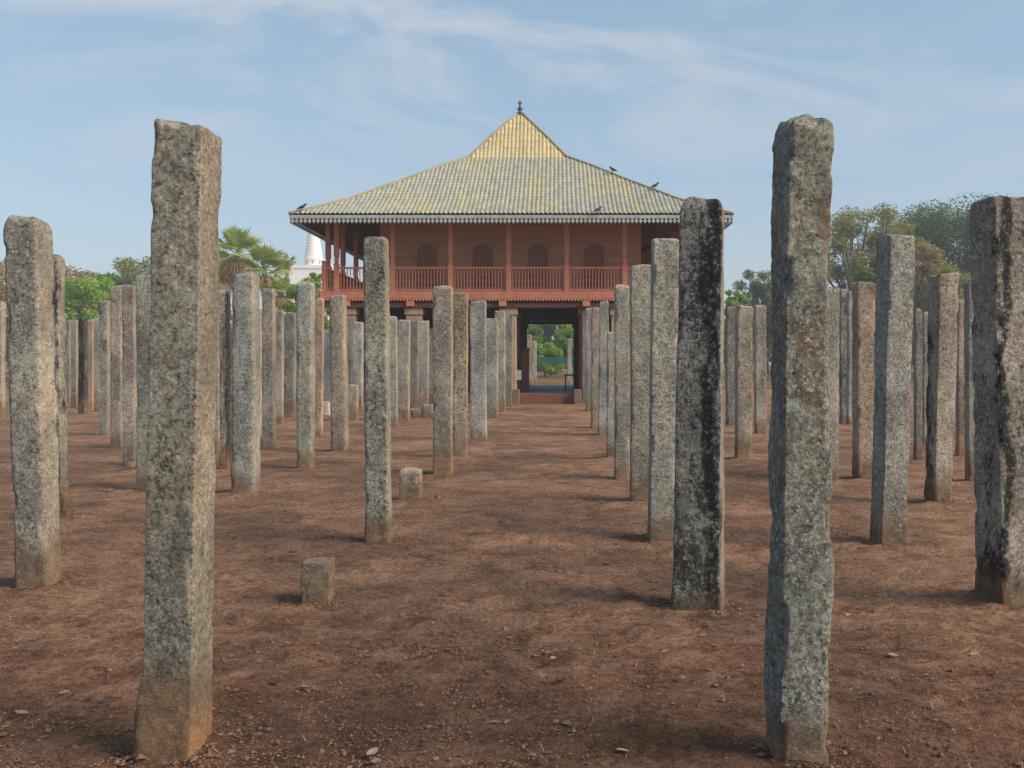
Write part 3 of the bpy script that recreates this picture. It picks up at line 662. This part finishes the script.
# upper storey core
uw = MB()
for (x0, x1, y0, y1) in ((-CH, CH, -CH, -CH+.15), (-CH, CH, CH-.15, CH), (-CH, -CH+.15, -CH+.152, CH-.152), (CH-.15, CH, -CH+.152, CH-.152)):
    uw.box(x0, x1, y0, y1, 4.262, 8.3)
uwo = uw.build('upper_wall', M_WALL, pav)
def arch(w, z0, zs, zt, off=0):
    return [(-w, z0-off), (-w, zs), (-w*.80, zs+(zt-zs)*.30), (-w*.45, zs+(zt-zs)*.62), (-w*.16, zt-(zt-zs)*.10), (0, zt), (w*.16, zt-(zt-zs)*.10), (w*.45, zs+(zt-zs)*.62), (w*.80, zs+(zt-zs)*.30), (w, zs), (w, z0-off)]
for side in range(4):
    rot = side*math.pi/2
    for i in range(4):
        X = (i-1.5)*2.22
        wd = bpy.data.objects.new('window', None); C.objects.link(wd); wd.parent = pav
        wd.location = Matrix.Rotation(rot, 4, 'Z') @ Vector((X, -CH, 0)); wd.rotation_euler.z = rot
        sh = arch(.40, 4.5, 6.10, 6.33); ou = arch(.45, 4.5, 6.13, 6.39)
        m = MB(); n = len(sh)
        b0 = [(x, -.05, z) for x, z in ou]; b1 = [(x, -.05, z) for x, z in sh]; b2 = [(x, -.002, z) for x, z in ou]; b3 = [(x, -.002, z) for x, z in sh]
        m.v = b0+b1+b2+b3
        for q in range(n-1):
            m.f += [(q, n+q, n+q+1, q+1), (q, q+1, 2*n+q+1, 2*n+q), (n+q, 3*n+q, 3*n+q+1, n+q+1)]
        m.build('window_frame', M_TRIM, wd)
        for s in (-1, 1):
            pts = [(x, z) for x, z in sh if x*s >= 0]
            if s < 0: pts = [p for p in sh if p[0] <= 0]+[(0, 4.5)]
            else: pts = [(0, 4.5)]+[p for p in sh if p[0] >= 0]
            m2 = MB().prism([(x+s*.006, -.028, z) for x, z in pts], (0, .022, 0))
            for zz in np.arange(4.6, 6.0, .09): m2.box(min(s*.06, s*.35), max(s*.06, s*.35), -.036, -.0281, zz, zz+.05)
            m2.build('shutter', M_SHUT, wd)
# ground storey
PLZ = .38
MB().box(-SX+.35, SX-.35, -HW+.3, HW+1.2, 0.0-.3, PLZ-.004).build('plinth', M_STEP, pav)
a0, a1 = -1.55-XC, .82-XC
MB().box(a0, a1, -HW-.05, -HW+.296, -.2, PLZ-.006).build('front_step', M_STEP, pav, bevel=.012)
MB().box(a0+.03, a1-.03, -HW+.31, HW+1.15, PLZ-.002, PLZ+.006).build('passage_floor', M_SLATE, pav)
for x in (516, 577.5):
    X = px(x, Y0)-XC; MB().box(X-.15, X+.15, -HW-.35, -HW-.06, -.2, .56).build('kerb_stone', M_KERB, pav, bevel=.03)
cols = [-8.05-XC, -5.5-XC, -1.86-XC, 4.4-XC-.4]
def scol(X, Y, w, mat):
    m = MB(); m.box(X-w, X+w, Y-w, Y+w, -.2, 3.40); m.box(X-w-.05, X+w+.05, Y-w-.05, Y+w+.05, 3.402, 3.676)
    m.build('stone_column', mat, pav, bevel=.03)
for X in cols:
    for Y in (-HW+.35, -HW+3.6, 0, HW-3.6, HW-.35): scol(X, Y, .30, M_TAN)
for Y in (-HW+.35, -HW+3.6, 0, HW-3.6, HW-.35): scol(1.13-XC, Y, .27, M_BRICK)
scol(4.25-XC-1.9, -HW+.35, .27, M_TAN)
# inner walls of the ground storey, passage left free
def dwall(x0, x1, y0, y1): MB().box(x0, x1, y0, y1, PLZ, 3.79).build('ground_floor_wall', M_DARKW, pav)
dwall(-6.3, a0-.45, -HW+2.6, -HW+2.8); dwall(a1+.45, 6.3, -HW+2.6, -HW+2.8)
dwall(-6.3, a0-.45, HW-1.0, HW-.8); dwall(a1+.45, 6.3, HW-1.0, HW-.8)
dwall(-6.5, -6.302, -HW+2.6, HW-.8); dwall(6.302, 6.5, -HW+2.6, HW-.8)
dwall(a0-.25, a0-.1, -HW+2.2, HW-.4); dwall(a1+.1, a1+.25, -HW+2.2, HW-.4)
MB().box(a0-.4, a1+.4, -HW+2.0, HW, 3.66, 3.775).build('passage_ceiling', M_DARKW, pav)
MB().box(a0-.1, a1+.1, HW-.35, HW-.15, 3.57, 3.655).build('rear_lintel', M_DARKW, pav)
# things in the passage
Yb = 38.2
m = empty('wooden_cabinet', (px(525, Yb), Yb, PLZ), 'tall narrow red brown wooden cabinet against the left side of the passage', 'cabinet')
MB().box(-.16, .16, -.2, .2, .006, 1.70).build('cabinet_body', M_BEAM, m, bevel=.01); MB().box(-.19, .19, -.23, .23, 1.702, 1.78).build('cabinet_top', M_BEAM, m, bevel=.01)
MB().box(-.12, .12, -.216, -.202, .1, 1.6).build('cabinet_door', M_STEP, m)
Yb = 41.0
m = empty('wooden_stool', (px(570, Yb), Yb, PLZ), 'dark high stool standing at the right side of the passage', 'stool')
MB().box(-.24, .24, -.2, .2, .62, .68).build('seat', M_DARKW, m)
for sx in (-1, 1):
    for sy in (-1, 1): MB().box(sx*.2-.025, sx*.2+.025, sy*.16-.025, sy*.16+.025, .007, .619).build('leg', M_DARKW, m)
Yb = 36.9
m = empty('small_signboard', (px(519.5, Yb), Yb-.3, PLZ), 'small grey notice board on a thin post left of the passage entrance', 'signboard')
MB().box(-.025, .025, -.025, .025, -.37, .85).build('sign_post', M_DARKW, m); MB().box(-.09, .09, -.06, -.03, .52, .90).build('sign_panel', M_FASC, m)
# birds
def bird(x, y, Y, face, label, s=1.0):
    z = pz(y, Y); X = px(x, Y)
    V = MB()
    path = [(-.20, 0, .03), (-.12, 0, .06), (-.04, 0, .10), (.04, 0, .13), (.09, 0, .18), (.12, 0, .215), (.155, 0, .215), (.19, 0, .205)]
    V.tube([(a*s, b, c*s) for a, b, c in path], [q*s for q in (.012, .03, .055, .058, .042, .036, .026, .004)], 10)
    for q in (-1, 1): V.tube([(.0, q*.02*s, .07*s), (.01, q*.022*s, -.03*s)], .007*s, 5)
    o = V.build('perched_bird', M_BIRD, None, True); o.location = (X, Y, z); o.rotation_euler.z = face
    tag(o, label, 'bird', 'birds perched on the pavilion roof')
def on_roof_front(x, y):
    # ray through the pixel onto the front slope
    for r in np.arange(8.2, 2.0, -.02):
        Y = YC-r
        if pz(y, Y) <= interp(prof, r)+.07: return Y
    return YC-8
Yl = YC-8.0; bird(302, 210, Yl, 0.2, 'bird perched at the left corner of the eave')
def hipY(x):
    for r in np.arange(8.2, 2, -.02):
        if px(x, YC-r) <= XC+r: continue
        return YC-r
    return YC-5
def hip(x, lab, f):
    best = min(np.arange(2.1, 8.2, .01), key=lambda r: abs((VX+F*(XC+r)/(YC-r))-x)); Y = YC-best; z = interp(prof, best)+.19
    bird(x, VY-(z-H)*F/Y, Y, f, lab)
hip(613, 'upper bird on the right hip of the roof', 2.6); hip(655, 'lower bird on the right hip of the roof', .2)
Yr = on_roof_front(598, 214); bird(598, 212.5, Yr-.05, .4, 'bird perched on the tiles above the front eave')
# ---------------------------------------------------------------- stupa far away
YS = 400.0; sx = px(313.5, YS)
st = empty('white_stupa', (sx, YS, 0), 'far white stupa with a domed body and a tapering ringed spire left of the pavilion', 'stupa')
g = lambda y: pz(y, YS)
MB().lathe([(30, -1), (30, 2.5), (27.5, 2.6), (27.5, 5), (25.5, 5.1), (25, 12), (23.5, 17), (21.5, 22), (18.5, 26.5), (14.5, 30.5), (10, 33.2), (4, 34.5)], seg=72).build('dome', M_WHITE, st, True)
MB().box(-10, 10, -10, 10, 32, g(270.5)).box(-10.4, 10.4, -10.4, 10.4, g(270.5)+.003, g(268)+.2).build('square_chamber', M_WHITE, st)
MB().lathe([(3.9, g(267)), (3.9, g(265)), (3.5, g(265)+.1), (3.5, g(261)), (3.8, g(261)+.1), (3.8, g(260))], seg=24).build('spire_drum', M_WHITE, st)
pr = []
for i in range(15):
    t = i/15; r = 3.35*(1-t)**.85+.6; zz = g(260)+t*(g(214)-g(260)); pr += [(r, zz), (r, zz+.9), (r*.93, zz+1.1)]
pr += [(.5, g(213)), (.05, g(210))]
MB().lathe(pr, seg=28).build('spire', M_WHITE, st)
for a in range(8):
    t = a*math.pi/4+.2; MB().box(-.35, .35, -.1, .1, 0, 1.5).build('niche', M_TRIM, st).location = (3.55*math.cos(t), 3.55*math.sin(t), g(264.6)); C.objects[-1].rotation_euler.z = t+math.pi/2
# ---------------------------------------------------------------- trees
def leaves_mesh(name, centres, radii, n, size, rng, flat=.75):
    centres = np.array(centres); radii = np.array(radii)
    pr = radii**2; pr = pr/pr.sum(); idx = rng.choice(len(centres), n, p=pr)
    d = rng.normal(size=(n, 3)); d /= np.linalg.norm(d, axis=1)[:, None]
    rr = rng.random(n)**.55
    P = centres[idx]+d*(rr*radii[idx])[:, None]*np.array([1, 1, flat])
    # leaf quad: random orientation, long axis droops
    a = rng.normal(size=(n, 3)); a[:, 2] *= .5; a /= np.linalg.norm(a, axis=1)[:, None]
    b = rng.normal(size=(n, 3)); b = np.cross(a, b); b /= np.linalg.norm(b, axis=1)[:, None]
    s = (size*np.exp(rng.normal(0, .3, n)))[:, None]
    q = np.stack([P-a*s, P+b*s*.45, P+a*s, P-b*s*.45], 1).reshape(-1, 3)
    return np_mesh(name, q, np.arange(4*n).reshape(n, 4), False)
def make_tree(x, ytop, Y, wpx, kind, label, seed, trunk_frac=.3, n=9000, leaf=.16, sparse=1.0, clumps=26, cat='tree', group='trees behind the ruins', name='broadleaf_tree'):
    rng = np.random.default_rng(seed); X = px(x, Y); Ht = pz(ytop, Y); Rw = wpx/2/F*Y
    root = empty(name, (X, Y, 0), label, cat, group)
    zc0 = Ht*trunk_frac; m = MB(); ctr = []; rad = []
    tr = .022*Ht+.05
    lean = rng.normal(0, .03*Ht, 2)
    fork = (lean[0]*.5, lean[1]*.5, Ht*max(.18, trunk_frac*.8))
    m.tube([(0, 0, -.3), (lean[0]*.2, lean[1]*.2, fork[2]*.5), fork], [tr*1.25, tr, tr*.8], 8)
    clumps = int(clumps*1.5)
    for i in range(clumps):
        ang = i*2.4+rng.random(); t = (i+.5)/clumps
        z = zc0+(Ht-zc0)*(.12+.80*t*(.85+.15*rng.random()))
        env = math.sin(math.pi*min(1, max(.05, (z-zc0)/(Ht-zc0)*.82+.14)))**.6
        rr = Rw*env*(.35+.6*rng.random()); cr = Rw*(.20+.15*rng.random())*sparse
        c = np.array([rr*math.cos(ang), rr*math.sin(ang)*.9, min(z, Ht-cr*.7)])
        ctr.append(c); rad.append(cr)
        mid = [fork[k]+(c[k]-fork[k])*.5+rng.normal(0, .04*Ht*.5) for k in range(2)]+[fork[2]+(c[2]-fork[2])*.55]
        m.tube([fork, mid, tuple(c)], [tr*.45, tr*.25, tr*.08], 5)
        for _ in range(2):
            e = c+np.clip(rng.normal(0, 1, 3), -1.2, 1.0)*cr*.5; e[2] = min(e[2], Ht-cr*.5); m.tube([mid, tuple((c+e)/2+rng.normal(0, .1, 3)), tuple(e)], [tr*.16, tr*.09, tr*.04], 4)
    m.build('trunk', M_BARK, root, True)
    link('crown', leaves_mesh('crown', ctr, rad, int(n*2.2), leaf*.72, rng), LM[kind], root)
    return root
T = make_tree
# left side
T(-20, 250, 85, 90, 'orange', 'orange yellow tree at the left edge behind the pale speckled pillar', 1)
T(62, 262, 88, 84, 'pink', 'russet orange tree right behind the pale speckled pillar', 2, n=7000)
T(84, 272, 80, 80, 'bright', 'low fresh green tree above the far left pillar cluster', 3, .1, n=12000)
T(108, 261, 92, 80, 'green', 'round green tree above the pinkish pair of pillars', 4, .15, n=11000)
T(150, 248, 95, 84, 'olive', 'thin yellow olive tree just left of the left foreground pillar', 5, .25, 8000)
T(195, 268, 100, 70, 'dark', 'dark green tree hidden behind the left foreground pillar', 6)
T(306, 266, 62, 56, 'bright', 'bright green tree in front of the stupa left of the balcony corner', 7, .2, 7000, leaf=.10, sparse=.9, clumps=20)
T(318, 264, 60, 26, 'bright', 'slim leafy shoot tree rising in front of the stupa chamber', 8, .4, 1500, leaf=.10, sparse=.9, clumps=12)
# right side
T(735, 284, 80, 30, 'bright', 'small fresh green tree right of the black crusted pillar', 9, .3, 3500)
T(764, 266, 96, 66, 'grey', 'sparse grey green tree between the black crusted and tallest pillars', 10, .3, 6500, sparse=.8)
T(808, 272, 100, 70, 'grey', 'grey green tree mostly hidden behind the tallest foreground pillar', 11, .3, 6000, sparse=.8)
T(862, 196, 88, 110, 'olive', 'tall sparse olive tree with visible pale limbs right of the tallest pillar', 12, .28, 14000, sparse=.85, clumps=34, leaf=.15)
T(880, 252, 78, 62, 'dark', 'dark green low tree beneath the sparse olive one', 13, .12, 9000)
T(955, 197, 105, 175, 'dark', 'big broad green tree rising behind the leaning grey pillar', 14, .15, 62000, clumps=64, sparse=1.25, leaf=.18)
T(926, 238, 84, 74, 'pink', 'russet brown tree between the leaning grey pillar and the tan one', 15, .3, 5000, sparse=.85)
T(955, 262, 80, 90, 'olive', 'olive green low tree above the tan pillar', 16, .1, 9000)
T(1018, 192, 98, 70, 'dark', 'green tree at the right edge of the photo behind the streaked pillar', 17, .2, 9000)
T(1040, 230, 90, 120, 'green', 'bushy green tree cut off by the right edge', 18, .1, 9000)
# green wall beyond the passage
for i, (x, yt, Y, wp, kd, lb) in enumerate([(525, 318, 104, 50, 'green', 'left tree of the green screen seen through the passage'), (552, 309, 112, 56, 'dark', 'darker middle tree of the green screen seen through the passage'), (575, 316, 100, 46, 'bright', 'lighter right tree of the green screen seen through the passage'), (545, 341, 95, 40, 'bright', 'low bright bush in the middle of the passage view')]):
    T(x, yt, Y, wp, kd, lb, 30+i, .05, 9000, group='trees seen through the passage')
# far belt of trees closing the horizon
kinds = ['dark', 'green', 'grey', 'olive']
words = ['dark green', 'mid green', 'greyish', 'olive']
belt = [(x, random.Random(int(x)+9).uniform(306, 326)) for x in range(-60, 1120, 46)]
near = {}
for i, (x, yt) in enumerate(belt):
    if 480 < x < 620: continue
    k = i % 4
    side = 'left of the pavilion' if x < 330 else ('behind the pavilion' if x < 740 else 'right of the pavilion')
    near.setdefault((k, side), 0)
    T(x, yt, 120+(i*37 % 23), 92, kinds[k], '%s tree in the low far belt %s, glimpsed between pillars' % (words[k], side), 60+i, .04, 4200, leaf=.26, clumps=16, group='far belt of %s trees %s' % (words[k], side))
# fan palms
def fan_palm(x, yc, Y, rpx, seed, label, nf=32, dead=16):
    rng = random.Random(seed); X = px(x, Y); Zc = pz(yc, Y); Rr = rpx/F*Y
    root = empty('fan_palm', (X, Y, 0), label, 'palm', 'fan palms left of the pavilion')
    MB().tube([(0, 0, -.3), (.1, 0, Zc*.4), (0, 0, Zc)], [.28, .2, .2], 10).build('trunk', M_BARK, root, True)
    def fronds(n, lo_, hi_, pet, fan, droop, name, mat):
        v = []; f = []; st_ = MB()
        for i in range(n):
            az = i*2.399+rng.random()*.5; el = R(rng.uniform(lo_, hi_))
            d = Vector((math.cos(az)*math.cos(el), math.sin(az)*math.cos(el), math.sin(el)))
            L = pet*rng.uniform(.8, 1.15); base = Vector((0, 0, Zc-.1)); tip = base+d*L
            st_.tube([base, tip], [.03, .02], 4, False)
            side = d.cross(Vector((0, 0, 1))).normalized(); upv = side.cross(d).normalized()
            tw = rng.uniform(-.5, .5); side, upv = side*math.cos(tw)+upv*math.sin(tw), upv*math.cos(tw)-side*math.sin(tw)
            fr = fan*rng.uniform(.8, 1.1); nb = 20
            for k in range(nb):
                a = R(-125+250*k/(nb-1)); dr = (d*math.cos(a)+side*math.sin(a)).normalized()
                le = fr*(.75+.25*math.cos(a))*rng.uniform(.85, 1.08)
                p1 = tip+dr*le*.55+upv*.05*le; p2 = tip+dr*le-Vector((0, 0, droop*le*rng.uniform(.5, 1.2)))
                wv = dr.cross(upv).normalized()*le*.055
                b = len(v); v += [tuple(tip), tuple(p1+wv), tuple(p2), tuple(p1-wv), tuple(p1+upv*.03*le)]
                f += [(b, b+1, b+4), (b, b+4, b+3), (b+1, b+2, b+4), (b+3, b+4, b+2)]
        st_.v += v; o_ = len(st_.v)-len(v); st_.f += [tuple(q+o_ for q in t) for t in f]
        st_.build(name, mat, root)
    fronds(nf, -12, 80, Rr*.50, Rr*.52, .12, 'fronds', LM['palm'])
    fronds(dead, -75, -25, Rr*.42, Rr*.5, .5, 'dead_fronds', LM['straw'])
fan_palm(238, 254, 80, 33, 1, 'tallest fan palm directly right of the left foreground pillar')
fan_palm(264, 268, 76, 30, 2, 'middle fan palm with yellow stalks above the tan grey pillar', 30, 14)
fan_palm(287, 263, 88, 13, 3, 'small fan palm tuft just left of the stupa', 14, 3)
fan_palm(281, 292, 74, 20, 4, 'lowest fan palm in front of the stupa dome', 28, 20)
fan_palm(222, 272, 86, 26, 5, 'fan palm half hidden behind the left foreground pillar', 30, 18)
# fence beyond the passage
fe = empty('green_net_fence', (0, 88, 0), 'green netting fence with thin posts across the far end of the passage view', 'fence')
MB().box(-9, 9, -.02, .02, 1.45, 2.05).build('net_band', M_NET, fe)
for i in range(13): MB().box(-9.03+i*1.5, -8.97+i*1.5, -.04, .0-.021, -.3, 2.12).build('fence_post', M_GPAINT, fe)
m = MB()
for i in range(120): m.box(-9+i*.15, -8.985+i*.15, -.005, .005, 0, 1.448)
for z in (.1, .7, 1.3): m.box(-9, 9, .006, .02, z, z+.02)
m.build('wire_panel', M_GPAINT, fe)
# ---------------------------------------------------------------- leaves on the soil
def dry_leaf(x, y, s, c, label, rz):
    Y = F*H/(y-VY); X = px(x, Y); n = 7; V = []; Fq = []
    rnd = random.Random(int(x*7+y))
    cur = rnd.uniform(.25, .6)
    for i in range(n):
        t = i/(n-1); w_ = math.sin(math.pi*min(1, t*.96+.02))**.8*.30
        for j, q in enumerate((-1, -.5, 0, .5, 1)):
            V.append(((t-.5)*s, q*w_*s, s*(cur*(t-.5)**2+abs(q)*w_*.5+rnd.uniform(0, .03))))
    for i in range(n-1):
        for j in range(4): Fq.append((i*5+j, (i+1)*5+j, (i+1)*5+j+1, i*5+j+1))
    o = link('dry_leaf', np_mesh('dry_leaf', V, Fq), c); o.location = (X, Y, gh(X, Y)+.014); o.rotation_euler = (rnd.uniform(-.25, .25), rnd.uniform(-.2, .2), rz)
    md = o.modifiers.new('thick', 'SOLIDIFY'); md.thickness = .0012
    tag(o, label, 'leaf', 'dry leaves lying on the soil')
LA = simple('pale_dry_leaf', (.17, .125, .10), (.30, .235, .19), 30, .7, .2, .002)
LB = simple('blue_grey_leaf', (.12, .14, .17), (.22, .25, .29), 30, .6, .2, .002)
LC = simple('dark_brown_leaf', (.035, .022, .018), (.08, .05, .035), 30, .8, .2, .002)
LO = simple('orange_leaf', (.26, .13, .05), (.38, .20, .08), 30, .7, .2, .002)
for a in [(64, 696, .055, LA, 'pale dry leaf left of the foot of the left foreground pillar', .2),
          (21, 716, .06, LA, 'grey dry leaf near the lower left corner', .1),
          (101, 707, .055, LC, 'dark leaf nearest to the left foreground pillar on its left', -.3),
          (90, 702, .04, LC, 'small dark leaf between the pale one and the darker one at left', .6),
          (304, 692, .06, LB, 'bluish grey curled leaf below the lone square stump', .3),
          (276, 686, .055, LC, 'dark brown leaf left of the bluish grey leaf', 0),
          (368, 695, .05, LC, 'brown leaf right of the bluish grey leaf', .2),
          (494, 724, .05, LA, 'pale leaf lying at the bottom of the aisle, left one of two', .1),
          (507, 724, .04, LA, 'pale leaf lying at the bottom of the aisle, right one of two', 1.3),
          (372, 756, .06, LA, 'upper pale leaf at the bottom edge left of centre', 1.0),
          (376, 764, .05, LA, 'lower pale leaf at the bottom edge left of centre', -.4),
          (560, 684, .05, LC, 'brown leaf in the middle of the aisle left of an orange leaf', .2),
          (553, 660, .045, LO, 'orange leaf lying in the middle of the aisle', .8),
          (622, 757, .055, LA, 'pale leaf at the bottom edge left of the tallest pillar', .2),
          (893, 661, .055, LA, 'pale leaf on the soil right of the tallest pillar', -.1),
          (848, 618, .045, LO, 'orange leaf near the right side of the tallest pillar', .5),
          (665, 656, .045, LA, 'pale leaf on the soil below the black crusted pillar', .0),
          (703, 640, .045, LA, 'pale flake right below the foot of the black crusted pillar', .4),
          (646, 570, .05, LA, 'pale flake left of the foot of the black crusted pillar', .0),
          (974, 660, .05, LO, 'orange leaf below the streaked right edge pillar', .4)]: dry_leaf(*a)

# ---------------------------------------------------------------- air
hz = MB().box(-700, 700, -30, 900, -1.5, 75).build('haze', None)
hm = bpy.data.materials.new('haze_air'); hm.use_nodes = True; hm.node_tree.nodes.clear()
ho = N(hm.node_tree, 'ShaderNodeOutputMaterial'); hv = N(hm.node_tree, 'ShaderNodeVolumePrincipled')
hv.inputs['Color'].default_value = (.86, .92, 1, 1); hv.inputs['Density'].default_value = .0009
hm.node_tree.links.new(hv.outputs[0], ho.inputs['Volume']); hz.data.materials.append(hm); tag(hz, 'thin pale morning haze softening the far trees', 'haze', kind='stuff')

# dry grass blades and stalks on the soil
def build_straw():
    rng = np.random.default_rng(8); V = []; Fq = []
    for i in range(2600):
        y = 3.0+(rng.random()**1.8)*9; x = (rng.random()-.5)*1.3*y
        if noise.noise(Vector((x*1.6, y*1.6, 21))) < .02 and rng.random() > .15: continue
        L = rng.uniform(.02, .07); a = rng.random()*6.28; el = rng.uniform(0, .5); wd = .0011
        d = Vector((math.cos(a)*math.cos(el), math.sin(a)*math.cos(el), math.sin(el))); n_ = Vector((-math.sin(a), math.cos(a), 0))*wd
        p = Vector((x, y, gh(x, y)+.008)); q = p+d*L*.5+Vector((0, 0, L*.08)); e = p+d*L
        b = len(V); V += [p-n_, p+n_, q+n_, q-n_, e+n_*.3, e-n_*.3]; Fq += [(b, b+1, b+2, b+3), (b+3, b+2, b+4, b+5)]
    o = link('dry_grass', np_mesh('dry_grass', [tuple(v) for v in V], Fq, False), simple('dry_straw', (.20, .15, .08), (.38, .31, .19), 2, .8, 0))
    tag(o, 'sparse dry straw coloured grass blades lying on the red soil', 'dry grass', kind='stuff')
build_straw()
